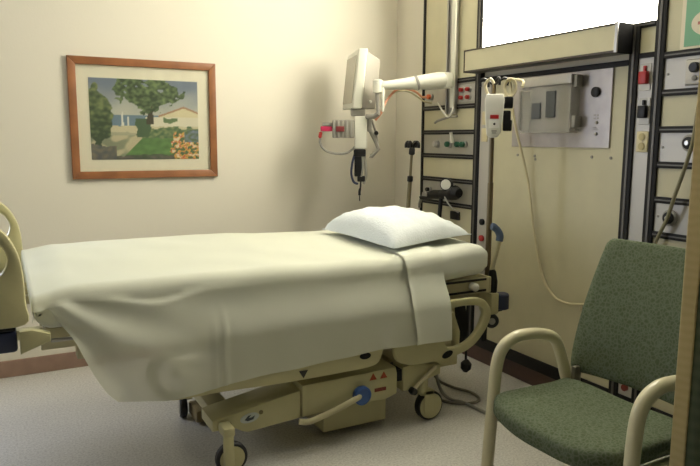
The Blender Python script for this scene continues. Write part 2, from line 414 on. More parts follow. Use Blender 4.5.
# green notice
sg = thing('notice_sign', 'green notice with a pale oval on the wall above the curtain', 'sign', (XP, 1.86, 1.86))
obj('sign_board', MB().box(XP-.006, XP-.0005, 1.70, 1.978, 1.862, 2.16, .001), SIGNG, sg, smooth=0)
obj('sign_border', MB().box(XP-.004, XP-.0002, 1.690, 1.998, 1.852, 2.17), SIGNW, sg, smooth=0)
ov = MB(); ov.prism([(1.835+.112*math.cos(2*PI*k/36), 1.955+.062*math.sin(2*PI*k/36)) for k in range(36)], 'x', XP-.0075, XP-.005)
obj('oval_patch', ov, SIGNW, sg, smooth=0)
ink = MB()
for a, b in ((1.916, 1.872), (1.862, 1.838), (1.828, 1.776)):
    ink.box(XP-.0082, XP-.0074, b, a, 1.949, 1.962)
obj('faded_lettering', ink, SIGNR, sg, smooth=0)

# centre panel, with the strip between it and the left column
cp = thing('headwall_panel', 'large flat cream wall panel in a black frame between the bed head and the chair', 'wall panel', (XR, 2.75, .11))
obj('panel', MB().box(XP+.002, XR-.004, 2.262, 3.262, .178, 1.835), LAM, cp, smooth=0)
fr = MB(); rail(fr, 2.262, 3.369, .144, .068); obj('bottom_trim', fr, BRONZE, cp)
fr = MB(); rail(fr, 2.262, 3.369, 1.822, .026); obj('top_trim', fr, BRONZE, cp)
st = obj('side_strip', MB().box(XP-.004, XR-.004, 3.262, 3.368, .178, 1.809, .002), LILAC, cp, smooth=0, label='pale grey strip with sockets')
obj('strip_edge', MB().box(XP-.010, XP-.004, 3.256, 3.270, .178, 1.809), GREYPL, st, smooth=0)
for z, m in ((1.585, IVORY), (1.481, IVORY), (.932, BLACKG), (.827, RED)):
    if m is IVORY: obj('socket', MB().box(XP-.011, XP-.004, 3.290, 3.345, z-.042, z+.042, .003), m, st)
    else: obj('socket', MB().lathe([(.02, 0), (.02, .014), (.012, .018)], (XP-.004, 3.312, z), (-1, 0, 0), 16), m, st)
for y, z in ((3.019, 1.363), (2.878, 1.36), (2.872, 1.342), (2.464, 1.365), (2.343, 1.363)): obj('screw', MB().lathe([(.008, 0), (.008, .004), (.001, .005)], (XP+.002, y, z), (-1, 0, 0), 10), GREYPL, cp)

# steel instrument plate
sp = thing('instrument_plate', 'grey steel plate with a clear hinged cover box set in the cream wall panel', 'control panel', (XP, 2.71, 1.41))
obj('plate', MB().box(XP-.008, XP+.0012, 2.352, 3.066, 1.412, 1.808, .002), STEEL, sp, smooth=0)
cov = MB(); X0 = XP-.075
cov.box(X0, XP-.008, 2.555, 2.565, 1.49, 1.79).box(X0, XP-.008, 2.915, 2.925, 1.49, 1.79).box(X0, X0+.006, 2.565, 2.915, 1.49, 1.79).box(X0+.006, XP-.008, 2.565, 2.915, 1.49, 1.496).box(X0+.006, XP-.008, 2.565, 2.915, 1.784, 1.79)
obj('cover', cov, FROST, sp, smooth=0, label='frosted clear cover box')
obj('cover_lip', MB().box(X0-.008, X0, 2.55, 2.93, 1.742, 1.792, .003), LILAC, sp)
obj('cover_edge', MB().box(X0-.004, XP-.008, 2.926, 2.942, 1.505, 1.725, .003), GREYPL, sp)
for z in (1.755, 1.548): obj('hinge', MB().box(X0+.010, XP-.02, 2.530, 2.553, z-.030, z+.030, .003), GREYPL, sp)
for ya, yb, za, zb in ((2.768, 2.836, 1.566, 1.652), (2.660, 2.728, 1.572, 1.712)):
    obj('meter', MB().box(X0-.006, X0+.004, ya, yb, za, zb, .002), mat('slate_meter', (74, 78, 80), .35), sp, smooth=0)
disc((XP-.008, 2.449, 1.694), .026, .016, BLACKG, 'knob', sp)
for y, z, w, h in ((2.452, 1.578, .012, .008), (2.432, 1.578, .010, .008), (2.452, 1.562, .012, .007), (2.430, 1.562, .010, .007), (2.449, 1.515, .022, .006), (2.440, 1.505, .03, .004)):
    obj('printed_mark', MB().box(XP-.0095, XP-.0078, y-w/2, y+w/2, z-h/2, z+h/2), GREYPL, sp, smooth=0)
for z in (1.540, 1.483): disc((XP-.008, 2.436, z), .008, .010, GREYPL, 'push_button', sp)

# right outlet strip between two posts
rs = thing('outlet_strip', 'narrow pale grey outlet strip with a red and a black socket between black posts', 'outlet strip', (XR, 2.166, .11))
obj('strip', MB().box(XP-.002, XR-.004, 2.122, 2.209, .178, 1.835), LILAC, rs, smooth=0)
fr = MB(); post(fr, 2.235, .11, 1.995); rail(fr, 2.122, 2.209, .144, .068); rail(fr, 2.122, 2.209, 1.848, .022); obj('post', fr, BRONZE, rs)
b_ = MB(); pbead(b_, 2.235, .12, 1.99); obj('post_bead', b_, BEAD, rs, smooth=0)
obj('upper_panel', MB().box(XP, XR-.004, 2.122, 2.209, 1.86, 1.975), LAM, rs, smooth=0)
for y, z, m, nm in ((2.166, 1.746, RED, 'red socket'), (2.160, 1.588, BLACKG, 'black socket')):
    s_ = obj('socket_plate', MB().box(XP-.006, XP-.001, y-.030, y+.030, z-.062, z+.062, .002), GREYP, rs, smooth=0)
    obj('socket', MB().box(XP-.03, XP-.006, y-.022, y+.022, z-.032, z+.026, .004), m, s_, label=nm)
    obj('socket_switch', MB().box(XP-.018, XP-.006, y-.006, y+.006, z+.028, z+.052, .002), m, s_)
s_ = obj('wall_socket', MB().box(XP-.009, XP-.001, 2.128, 2.192, 1.396, 1.494, .003), IVORY, rs, label='ivory double wall socket')
for z in (1.468, 1.424): obj('socket_face', MB().lathe([(.017, 0), (.017, .004), (.012, .005)], (XP-.009, 2.160, z), (-1, 0, 0), 16), mat('tan_socket', (186, 172, 122), .5), s_)
disc((XP-.002, 2.209-.012, .225), .001, .001, RED, 'pin', rs) if False else None
obj('low_socket', MB().lathe([(.017, 0), (.017, .014), (.010, .016)], (XP-.002, 2.166, .222), (-1, 0, 0), 16), mat('brick_red_plastic', (120, 44, 34), .5), rs, label='dark red socket near the floor')

# over-bed light and its shelf box
lt = thing('overbed_light', 'glowing white wall light panel above the long shelf box', 'light', (XR, 2.75, 1.99))
obj('diffuser', MB().box(XP-.004, XR-.004, 2.124, 3.368, 2.002, ZT-.02), EMIT, lt, smooth=0, label='glowing white diffuser')
fr = MB(); rail(fr, 2.124, 3.368, 1.989, .024); obj('bottom_frame', fr, BRONZE, lt); fr = MB(); rail(fr, 2.124, 3.368, ZT-.005, .03); obj('top_frame', fr, BRONZE, lt)
b_ = MB(); b_.box(XP-.013, XP-.009, 2.13, 3.36, 1.985, 1.992); obj('light_bead', b_, BEAD, lt, smooth=0)
sb = thing('shelf_box', 'long cream shelf box with black edges projecting below the glowing light panel', 'shelf', (XR, 2.82, 1.86))
XB = 2.611
ysA, ysB = 2.244, 3.398
obj('front_panel', MB().box(XB+.002, XB+.016, ysA+.012, ysB-.008, 1.872, 1.990), LAM, sb, smooth=0)
e = MB()
e.box(XB-.001, XB+.018, ysA, ysB, 1.988, 1.997).box(XB-.001, XB+.018, ysA, ysB, 1.862, 1.872).box(XB-.001, XB+.018, ysB-.008, ysB, 1.862, 1.997)
obj('edge_trim', e, mat('dark_brown_edge', (66, 54, 40), .4), sb, smooth=0)
obj('end_cap', MB().box(XB, XP-.018, ysA-.004, ysA+.010, 1.860, 1.999, .001), BLACKM, sb, smooth=0)
obj('corner_trim', MB().box(XB-.004, XB+.004, ysA-.006, ysA+.010, 1.860, 2.001, .001), SILVER, sb, smooth=0)
obj('top_board', MB().box(XB+.016, XP-.018, ysA+.010, ysB, 1.985, 1.995), LAM, sb, smooth=0)
obj('underside', MB().box(XB+.016, XP-.014, ysA+.010, ysB, 1.862, 1.874), mat('grey_metal_underside', (128, 124, 112), .32, metal=.6), sb, smooth=0)
obj('far_end_cap', MB().box(XB+.016, XP-.018, ysB-.008, ysB, 1.874, 1.985), BLACKG, sb, smooth=0)

# ------------------------------------------------------------------ monitor arm on its wall track
arm = thing('monitor_arm', 'off-white jointed wall arm on a tall metal track that carries the monitor', 'monitor arm', (XP, 3.63, 1.62))
tr = MB().box(2.700, XP-.014, 3.600, 3.614, 1.62, 2.92, .002).box(2.700, XP-.014, 3.692, 3.706, 1.62, 2.92, .002).box(2.712, XP-.014, 3.614, 3.692, 1.62, 2.92)
obj('wall_track', tr, SILVER, arm, smooth=0)
obj('track_cover', MB().box(2.690, 2.700, 3.598, 3.640, 1.66, 2.92, .003), OFFW, arm)
obj('carriage', MB().box(2.630, 2.6895, 3.605, 3.69, 1.785, 1.885, .01), OFFW, arm)
A = Vector((2.655, 3.645, 1.838)); B = Vector((2.255, 3.838, 1.795)); d = (B-A)
prof = [(-.03, .030), (0, .052), (.10, .056), (.24, .052), (.40, .046), (.60, .037), (.85, .030), (.97, .028), (1.03, .018)]
obj('arm_beam', MB().tube([A+d*t for t, r in prof], [r for t, r in prof], 18), OFFW, arm)
m_ = A+d*.42; dn = d.normalized()
obj('arm_band', MB().tube([m_-dn*.008+Vector((0,0,.002)), m_+dn*.008-Vector((0,0,.002))], .0475, 18), GREYPL, arm)
obj('arm_joint', MB().lathe([(.026, -.045), (.034, -.04), (.034, .035), (.024, .042)], B, (0, 0, 1), 18), OFFW, arm)
obj('drop_post', MB().cyl(B+Vector((-.006, .006, .0)), (2.256, 3.828, 1.615), .013, 14), GREYPL, arm)
obj('drop_cover', MB().box(2.268, 2.286, 3.800, 3.816, 1.63, 1.80, .004), OFFW, arm)
lk = MB().tube([(2.256, 3.828, 1.622), (2.245, 3.86, 1.600), (2.215, 3.915, 1.60)], .017, 12)
obj('link_bracket', lk, GREYPL, arm)
tw = MB().tube([(2.69, 3.64, 1.60), (2.66, 3.735, 1.575), (2.66, 3.76, 1.562)], .008, 8).tube([(2.69, 3.63, 1.602), (2.66, 3.55, 1.598), (2.66, 3.515, 1.600)], .007, 8)
obj('track_crank', tw, GREYPL, arm)
obj('hose', MB().tube(cat([(2.686, 3.910, 1.746), (2.65, 3.905, 1.742), (2.58, 3.885, 1.775), (2.48, 3.87, 1.792), (2.40, 3.85, 1.775), (2.32, 3.84, 1.70), (2.285, 3.838, 1.63), (2.25, 3.86, 1.575)], 6), .0085, 8), PEACH, arm, label='peach coloured hose')
obj('pale_hose', MB().tube(cat([(2.69, 3.85, 1.70), (2.62, 3.84, 1.71), (2.52, 3.86, 1.768), (2.44, 3.86, 1.775), (2.36, 3.85, 1.74), (2.30, 3.842, 1.66), (2.27, 3.85, 1.60)], 6), .006, 8), CORD, arm, label='pale hose')
obj('looped_cable', MB().tube(cat([(2.69, 3.60, 1.66), (2.675, 3.595, 1.63), (2.67, 3.63, 1.60), (2.67, 3.69, 1.64), (2.68, 3.76, 1.70)], 6), .006, 8), WHITEP, arm)

# monitor (u: right as seen from the bed foot, v: away, both in the horizontal)
U = Vector((.873, -.487, 0)); V = Vector((.487, .873, 0)); W = Vector((0,0,1)); O = Vector((2.205-.044, 3.925+.024, 0))
mon = thing('patient_monitor', 'pale grey monitor hanging on the end of the wall arm', 'monitor', (2.225, 3.965, 1.62))
def slab(poly, zb, zts, bev=.008, lean=.10):
    t = bmesh.new(); lo = [t.verts.new((u, v, zb)) for u, v in poly]; hi = [t.verts.new((u+(z-zb)*lean, v, z)) for (u, v), z in zip(poly, zts)]
    n = len(poly); t.faces.new(lo[::-1]); t.faces.new(hi)
    for i in range(n): t.faces.new([lo[i], lo[(i+1) % n], hi[(i+1) % n], hi[i]])
    if bev: bmesh.ops.bevel(t, geom=list(t.edges), offset=bev, segments=3, affect='EDGES', profile=.5)
    m = MB(); m.add(t); return m.basis(O, U, V, W)
obj('bezel', slab([(-.030, 0), (.030, 0), (.030, .22), (-.108, .26)], 1.652, [2.045, 2.045, 2.03, 2.025], .010), OFFW, mon)
obj('back_shell', slab([(.028, .006), (.122, .085), (.122, .15), (.028, .20)], 1.655, [2.030, 1.980, 1.975, 2.02], .012), mat('grey_monitor_back', (176, 170, 158), .5), mon)
obj('screen', slab([(-.0368, .02), (-.0358, .02), (-.1025, .235), (-.1035, .235)], 1.69, [2.005, 2.005, 1.995, 1.995], 0), mat('pale_blank_screen', (190, 184, 166), .25), mon, smooth=0)
obj('stand_neck', MB().box(-.045, .055, .03, .13, 1.605, 1.66, .012).basis(O, U, V, W), GREYPL, mon)
obj('control_knob', MB().lathe([(.010, 0), (.010, .012), (.006, .014)], O+U*.085+V*.05+W*1.70, tuple(-V*.7+U*.6), 12), WHITEP, mon)

# module rack below
rk = thing('module_rack', 'white column with a ribbed grey module hanging under the monitor', 'medical device', (2.225, 3.955, 1.38))
obj('column', MB().box(-.016, .068, .0, .085, 1.385, 1.604, .008).basis(O, U, V, W), OFFW, rk)
md = MB().box(-.165, -.0175, .0, .10, 1.458, 1.578, .006)
for k in range(5): md.box(-.160+k*.028, -.146+k*.028, -.006, .0, 1.462, 1.574, .002)
obj('ribbed_module', md.basis(O, U, V, W), GREYPL, rk)
obj('label_tag', MB().box(-.245, -.167, .01, .05, 1.502, 1.535, .004).basis(O, U, V, W), PINK, rk, label='pink red tag')
obj('label_box', MB().box(-.140, -.085, -.012, -.0065, 1.500, 1.535, .002).basis(O, U, V, W), mat('maroon_label', (126, 52, 52), .5), rk, label='maroon label')
obj('tag_top', MB().box(-.235, -.167, .012, .06, 1.536, 1.560, .004).basis(O, U, V, W), GREYPL, rk)
obj('sensor', MB().lathe([(.006, -.02), (.012, -.012), (.012, .018), (.006, .024)], O+U*-.248+V*.03+W*1.475, (.2, 0, 1), 12), RED, rk, label='red sensor plug')
lp = [(-.248, 1.455), (-.25, 1.43), (-.232, 1.39), (-.19, 1.362), (-.12, 1.352), (-.06, 1.362), (-.012, 1.40)]
obj('cable_loop', MB().tube(cat([O+U*a+V*.03+W*b for a, b in lp], 6), .008, 8), CORDG, rk)
br = MB()
br.box(.069, .10, .02, .07, 1.50, 1.60, .008).tube([(.085, .045, 1.52), (.125, .05, 1.44), (.145, .05, 1.385), (.10, .05, 1.335), (.088, .05, 1.34)], .014, 10).tube([(.10, .04, 1.58), (.128, .05, 1.50), (.14, .05, 1.42)], .008, 8)
obj('side_bracket', br.basis(O, U, V, W), GREYPL, rk)
obj('clamp_knob', MB().lathe([(.013, -.012), (.016, 0), (.013, .014)], O+U*.130+V*.02+W*1.492, tuple(-V), 12), BLACKG, rk)
hs = MB().box(-.022, .060, -.012, .045, 1.335, 1.384, .008).box(-.016, .036, -.006, .03, 1.20, 1.34, .008).box(.004, .058, -.004, .03, 1.165, 1.205, .008)
obj('probe_holder', hs.basis(O, U, V, W), BLACKG, rk, label='black probe holder')
st_ = MB().tube(cat([O+U*a+V*.0+W*b for a, b in ((-.015, 1.35), (-.030, 1.29), (-.036, 1.22), (-.02, 1.165), (.01, 1.150))], 5), .008, 8)
obj('blue_lead', st_, NAVY, rk); 
obj('grey_lead', MB().tube(cat([O+U*a+V*.01+W*b for a, b in ((.05, 1.34), (.06, 1.27), (.062, 1.20), (.045, 1.15))], 5), .010, 8).tube(cat([O+U*a+V*.0+W*b for a, b in ((.035, 1.34), (.042, 1.27), (.030, 1.20))], 5), .007, 8), CORDG, rk)
obj('hanging_lead', MB().tube(cat([O+U*a+V*.0+W*b for a, b in ((.028, 1.17), (.026, 1.13), (.02, 1.10), (.020, 1.075))], 4), [.006]*6+[.009]*6+[.012], 8).tube([O+U*.020+W*1.078, O+U*.021+W*1.035], .004, 6), BLACKG, rk)

# ------------------------------------------------------------------ suction regulator with dial
rg = thing('suction_regulator', 'black suction regulator with a round white dial plugged into the wall behind the bed', 'gauge', (XP, 3.66, 1.06))
bd = MB().tube([(2.655, 3.90, 1.045), (2.655, 3.84, 1.060), (2.655, 3.74, 1.078), (2.655, 3.66, 1.083)], [.016, .024, .032, .03], 14)
bd.tube([(2.655, 3.66, 1.083), (2.655, 3.60, 1.088), (2.655, 3.545, 1.092), (2.655, 3.50, 1.108), (2.655, 3.465, 1.106)], [.03, .034, .040, .048, .030], 14)
bd.box(2.655, XP-.001, 3.63, 3.69, 1.065, 1.10, .005)
obj('regulator_body', bd, BLACKG, rg)
obj('dial_case', MB().lathe([(.030, .016), (.041, .012), (.043, -.014), (.034, -.02)], (2.640, 3.585, 1.156), (-.8, -.6, .05), 22), BLACKG, rg)
obj('dial_face', MB().lathe([(.034, .0), (.034, .003), (.001, .004)], Vector((2.640, 3.585, 1.156))+Vector((-.8, -.6, .05)).normalized()*.0145, (-.8, -.6, .05), 22), WHITEP, rg, label='white dial face')
obj('stem', MB().cyl((2.648, 3.590, 1.085), (2.648, 3.590, 1.125), .012, 12), BLACKG, rg)
obj('label_plate', MB().box(2.612, 2.622, 3.775, 3.83, 1.062, 1.090, .004), GREYPL, rg)
obj('suction_tube', MB().tube(cat([(2.65, 3.655, 1.07), (2.645, 3.655, 1.00), (2.645, 3.66, .93), (2.66, 3.665, .80), (2.68, 3.67, .66)], 6), .014, 10), BLACK, rg)
obj('fine_tube', MB().tube(cat([(2.64, 3.60, 1.11), (2.62, 3.56, 1.06), (2.625, 3.50, 1.01), (2.66, 3.47, .98)], 6), .006, 8), CORDG, rg)
obj('end_fitting', MB().tube([(2.66, 3.905, 1.04), (2.665, 3.935, .995), (2.67, 3.94, .97)], .011, 10), GREYPL, rg)

# ------------------------------------------------------------------ hospital bed
bed = thing('hospital_bed', 'cream hospital bed frame on casters under the draped white sheet', 'bed', (1.2, 3.15, 0))
YN, YFAR = 2.70, 3.52
def ztop(x, y):
    rise = .044*sm(2.75, 3.45, y)*(1-.45*sm(1.0, 1.9, x))
    return -.026*(1-sm(.09, .25, x))+.868+rise+.030*sm(1.75, 2.28, x)-.008*sm(1.0, 1.5, x)*(1-sm(1.5, 1.9, x))
# deck
dk = MB().box(.13, 2.33, 2.775, 3.555, .655, .700, .01)
obj('mattress_deck', dk, mat('khaki_deck', (152, 142, 104), .5), bed)
e = MB().box(.12, 2.335, 2.760, 2.774, .630, .715, .004).box(.12, 2.335, 3.556, 3.57, .630, .715, .004).box(2.336, 2.350, 2.76, 3.57, .630, .715, .004)
obj('deck_edge', e, BEDM, bed)
tr_ = MB().box(1.98, 2.31, 2.752, 2.759, .700, .712, .002).box(1.98, 2.31, 2.752, 2.759, .640, .652, .002)
obj('deck_edge_trim', tr_, BLACKG, bed)
uf = MB().box(.25, 2.2, 2.80, 2.86, .56, .635, .01).box(.25, 2.2, 3.46, 3.52, .56, .635, .01).box(.5, .58, 2.86, 3.46, .57, .63, .008).box(1.75, 1.83, 2.86, 3.46, .57, .63, .008)
obj('upper_frame', uf, BEDM, bed)
for x in (.95, 1.75):
    obj('lift_column', MB().box(x-.07, x+.07, 3.03, 3.23, .235, .42, .01).box(x-.05, x+.05, 3.055, 3.205, .42, .566, .008), mat('grey_lift_metal', (120, 116, 104), .45) if x < 1 else bpy.data.materials['grey_lift_metal'], bed)
# chassis: near and far long beams, end cross members
near = [(.768, .234), (.80, .240), (1.10, .290), (1.186, .302), (1.186, .168), (1.10, .163), (.93, .152), (.905, .160), (.870, .182), (.768, .186)]
def ybeam(y0, y1): return MB().prism(near, 'y', y0, y1, .008)
obj('chassis_beam', ybeam(2.69, 2.87), BED, bed)
obj('chassis_beam', ybeam(3.44, 3.54), BED, bed)
obj('cross_member', MB().box(.80, .90, 2.871, 3.439, .18, .235, .008), BEDM, bed)
obj('cross_member', MB().box(1.80, 1.90, 2.78, 3.44, .225, .295, .008), BEDM, bed)
step = [(1.19, .326), (1.698, .334), (1.706, .30), (1.706, .196), (1.64, .176), (1.45, .186), (1.19, .172)]
obj('centre_housing', MB().prism(step, 'y', 2.682, 3.54, .008), BED, bed, label='cream housing with warning marks and a blue knob')
obj('battery_box', MB().box(1.335, 1.690, 2.76, 3.38, .034, .180, .008), BED, bed)
hb = [(1.742, .322), (1.800, .330), (1.975, .300), (1.975, .250), (1.885, .232), (1.80, .190), (1.748, .196)]
obj('chassis_beam', MB().prism(hb, 'y', 2.69, 2.79, .008), BED, bed)
obj('chassis_beam', MB().prism(hb, 'y', 3.44, 3.54, .008), BED, bed)
obj('inner_rail', MB().box(1.19, 1.98, 2.80, 2.84, .24, .30, .005).box(1.70, 1.745, 2.70, 2.80, .25, .31), BLACKG, bed)
# marks on the housing
WM = mat('orange_red_print', (168, 72, 36), .5)
for x, z in ((1.566, .306), (1.626, .306)): obj('warning_mark', MB().prism([(x-.020, z-.016), (x+.020, z-.016), (x, z+.018)], 'y', 2.6805, 2.683), WM, bed, smooth=0, label='orange red warning mark')
obj('warning_label', MB().box(1.575, 1.640, 2.6795, 2.683, .226, .244, .001), mat('brown_red_label', (120, 48, 30), .5), bed, smooth=0, label='small red label')
ovl = [(.936+.044*math.cos(2*PI*k/28)*math.cos(.12)-.020*math.sin(2*PI*k/28)*math.sin(.12), .220+.021*math.sin(2*PI*k/28)+.044*.12*math.cos(2*PI*k/28)) for k in range(28)]
bo = obj('oval_badge', MB().prism(ovl, 'y', 2.686, 2.691), mat('pale_badge', (190, 196, 190), .4), bed, smooth=0, label='pale oval badge with a dark mark')
bm_ = MB().prism([(.912, .215), (.928, .231), (.942, .234), (.931, .221), (.945, .222), (.960, .228), (.952, .212), (.926, .207)], 'y', 2.6845, 2.6865)
obj('badge_mark', bm_, mat('slate_mark', (58, 66, 74), .5), bo, smooth=0)
DB = mat('dull_bolt', (120, 110, 76), .5)
for x, z in ((.843, .208), (.990, .236)): obj('bolt', MB().lathe([(.010, 0), (.010, .004), (.002, .005)], (x, 2.691, z), (0, -1, 0), 12), DB, bed)
# brake pedal bar with blue knob
obj('pedal_bar', MB().tube(cat([(1.165, 2.665, .165), (1.22, 2.655, .160), (1.34, 2.650, .190), (1.45, 2.65, .224), (1.485, 2.66, .232)], 6), .015, 12, sy=.6), BEDM, bed)
obj('pedal_knob', MB().lathe([(.044, 0), (.046, .006), (.046, .026), (.038, .032), (.036, .028), (.004, .028)], (1.495, 2.680, .230), (0, -1, 0), 26), BLUE, bed, label='round blue pedal knob')
def caster(x, y, dx, name='caster', zt=.22, xl=None):
    c = obj(name, MB().lathe([(.050, -.022), (.074, -.021), (.078, -.014), (.078, .014), (.074, .021), (.050, .022)], (x+dx, y, .079), (0, 1, 0), 30), BLACK, bed)
    obj('wheel_cover', MB().lathe([(.003, -.030), (.044, -.029), (.067, -.0225), (.067, .0225), (.044, .029), (.003, .030)], (x+dx, y, .079), (0, 1, 0), 30), BED, c)
    fk = MB().tube([(x, y, zt), (x, y, .165), (x+dx*.4, y, .135)], [.026, .028, .024], 14)
    fk.box(x+dx*.5-.028, x+dx*.5+.028, y-.034, y-.0305, .05, .17, .001).box(x+dx*.5-.028, x+dx*.5+.028, y+.0305, y+.034, .05, .17, .001).box(x+dx*.5-.03, x+dx*.5+.03, y-.034, y+.034, .146, .168, .003)
    obj('caster_fork', fk, BED, c)
    return c
caster(1.890, 2.728, .040, zt=.255); caster(1.890, 3.49, .040, zt=.255)
# foot end: column legs
obj('leg_column', MB().box(.790, .842, 2.600, 2.689, .187, .230, .010).box(.792, .838, 2.600, 2.634, .045, .20, .014), BED, bed)
c = obj('caster', MB().lathe([(.044, -.018), (.066, -.018), (.071, -.011), (.071, .011), (.066, .018), (.044, .018)], (.838, 2.656, .072), (0, 1, 0), 28), BLACK, bed)
obj('wheel_cover', MB().lathe([(.003, -.0195), (.040, -.0195), (.056, -.0185), (.056, .0185), (.040, .0195), (.003, .0195)], (.838, 2.656, .072), (0, 1, 0), 28), BED, c)
obj('leg_column', MB().box(.806, .862, 3.30, 3.439, .15, .218, .010).box(.815, .850, 3.335, 3.37, .09, .16, .006), BED, bed)
c = obj('caster', MB().lathe([(.030, -.018), (.050, -.018), (.055, -.011), (.055, .011), (.050, .018), (.030, .018)], (.80, 3.345, .056), (1, -.15, 0), 28), BLACK, bed)
obj('wheel_cover', MB().lathe([(.003, -.024), (.034, -.022), (.044, -.0185), (.044, .0185), (.034, .022), (.003, .024)], (.80, 3.345, .056), (1, -.15, 0), 28), SILVER, c)
obj('foot_pedal', MB().box(.832, .93, 3.20, 3.36, .012, .075, .008), mat('khaki_pedal', (150, 134, 96), .5), bed)
# levers by the head caster
obj('lever_rod', MB().tube([(1.80, 2.674, .205), (1.90, 2.674, .280), (1.935, 2.676, .302)], .010, 10), CORD, bed)
obj('lever_foot', MB().lathe([(.016, -.02), (.020, 0), (.016, .02)], (1.795, 2.674, .195), (0, 1, 0), 14), BLACKG, bed)
# side rails (lowered)
outer = cat2([(.497, .510), (.520, .560), (.590, .592), (.75, .602), (1.10, .602), (1.50, .596), (1.585, .560), (1.610, .480), (1.604, .420), (1.560, .370), (1.40, .362), (1.10, .362), (.80, .372), (.60, .372), (.535, .400), (.505, .450)], 4)
hole = cat2([(.540, .500), (.562, .536), (.620, .556), (.73, .562), (.83, .560), (.845, .54), (.79, .46), (.735, .415), (.68, .404), (.60, .408), (.552, .440)], 4)
def side_rail(y0, y1, poly, hs):
    return MB().prism(poly, 'y', y0, y1, .009, holes=hs)
fr_ = obj('side_rail', side_rail(2.658, 2.692, outer, (hole,)), BED, bed)
bl = MB().prism([(1.507+.030*math.cos(a*PI/10), .428+.016*math.sin(a*PI/10)) for a in range(20)], 'y', 2.654, 2.66)
obj('latch', bl, BLACKG, fr_)
obj('arrow_mark', MB().prism([(1.163, .408), (1.207, .408), (1.185, .372)], 'y', 2.6555, 2.659), mat('dark_arrow', (60, 58, 50), .5), fr_, smooth=0)
outer2 = cat2([(1.668, .470), (1.685, .560), (1.76, .615), (1.877, .636), (2.03, .640), (2.150, .640), (2.225, .620), (2.266, .570), (2.268, .515), (2.225, .440), (2.150, .376), (2.05, .345), (1.90, .333), (1.76, .340), (1.685, .380)], 4)
hole2 = cat2([(1.975, .570), (2.02, .598), (2.12, .602), (2.198, .588), (2.222, .545), (2.185, .465), (2.120, .410), (2.04, .392), (1.985, .405), (1.968, .48)], 4)
hr_ = obj('side_rail', side_rail(2.658, 2.692, outer2, (hole2,)), BED, bed)
obj('latch', MB().prism([(1.990+.032*math.cos(a*PI/10), .362+.018*math.sin(a*PI/10)+.008*math.cos(a*PI/10)) for a in range(20)], 'y', 2.653, 2.66), BLACKG, hr_)
obj('rail_button', MB().box(1.981, 2.012, 2.664, 2.70, .485, .56, .008), BLUE, hr_, label='blue rail button')
obj('rail_pivot', MB().tube([(2.045, 2.72, .56), (2.085, 2.72, .45), (2.095, 2.73, .36)], [.022, .024, .02], 12), BED, bed)
obj('rail_arm', MB().box(1.70, 2.04, 2.694, 2.73, .40, .46, .006).box(.80, 1.50, 2.694, 2.73, .40, .46, .006), BEDM, bed)
obj('rail_arm', MB().prism([(2.10, .60), (2.16, .60), (2.19, .45), (2.15, .36), (2.12, .44)], 'y', 2.74, 2.76, .004), BLACKG, bed)
for x in (1.05, 1.85): obj('rail_mount', MB().box(x-.04, x+.04, 2.705, 2.80, .44, .62, .008), BEDM, bed)
obj('head_skirt', MB().box(1.95, 2.16, 2.79, 2.81, .24, .56, .01), BED, bed)
# foot board
fb = obj('foot_board', MB().prism([(2.69, .77), (3.60, .77), (3.60, 1.02), (3.52, 1.14), (2.77, 1.14), (2.69, 1.02)], 'x', -.34, -.30, .01), BED, bed)
wing = cat2([(.068, .765), (.074, .85), (.068, .985), (.045, 1.065), (.005, 1.125), (-.06, 1.16), (-.16, 1.17), (-.30, 1.16), (-.335, 1.0), (-.335, .80), (-.25, .765), (-.1, .762)], 4)
wh = cat2([(.020, 1.01), (.002, 1.065), (-.05, 1.10), (-.15, 1.115), (-.21, 1.08), (-.20, .99), (-.10, .955), (-.01, .955)], 4)
obj('side_wing', MB().prism(wing, 'y', 2.655, 2.70, .012, holes=(wh,)), BED, bed)
wing2 = [(x+.030, z-.004) for x, z in wing]; wh2 = [(x+.03, z) for x, z in wh]
obj('side_wing', MB().prism(wing2, 'y', 3.66, 3.705, .012, holes=(wh2,)), BED, bed)
obj('foot_bracket', MB().prism([(.046, .655), (.046, .742), (.088, .745), (.150, .722), (.150, .694)], 'y', 2.655, 2.708, .006), BED, bed)
obj('corner_bumper', MB().box(-.10, .038, 2.67, 2.78, .662, .742, .012), NAVY, bed, label='navy corner bumper')
obj('wing_base', MB().box(-.10, .035, 2.67, 2.76, .744, .764, .004), BLACKG, bed)
obj('foot_bar', MB().box(.1515, .34, 2.685, 2.70, .678, .692, .003), SILVER, bed)
obj('foot_bar', MB().box(-.30, .135, 2.84, 2.88, .66, .70, .003).box(-.30, .135, 3.46, 3.50, .66, .70, .003).box(-.335, -.30, 2.84, 3.50, .64, .78, .004), BEDM, bed)
obj('foot_clamp', MB().box(.095, .155, 3.575, 3.66, .66, .705, .004).box(-.02, .155, 3.66, 3.70, .68, .758, .004).box(.1, .15, 3.55, 3.605, .66, .70), BEDM, bed)
# head end
hbx = MB().box(2.352, 2.405, 2.755, 2.865, .50, .62, .008).box(2.352, 2.405, 3.60, 3.72, .56, .64, .008).box(2.352, 2.39, 2.86, 3.60, .55, .612, .006)
obj('head_bracket', hbx, BED, bed)
obj('corner_roller', MB().lathe([(.030, -.046), (.040, -.040), (.040, .036), (.034, .044)], (2.440, 2.775, .566), (0, 0, 1), 22), NAVY, bed, label='navy corner roller')
obj('roller_pin', MB().cyl((2.40, 2.775, .52), (2.44, 2.775, .52), .012, 12), BLACKG, bed)
w_ = obj('push_wheel', MB().lathe([(.018, -.016), (.036, -.016), (.040, -.010), (.040, .010), (.036, .016), (.018, .016)], (2.372, 2.775, .462), (.5, 1, 0), 24), BLACK, bed)
obj('wheel_core', MB().lathe([(.002, -.018), (.019, -.017), (.019, .017), (.002, .018)], (2.372, 2.775, .462), (.5, 1, 0), 18), GREYPL, w_)
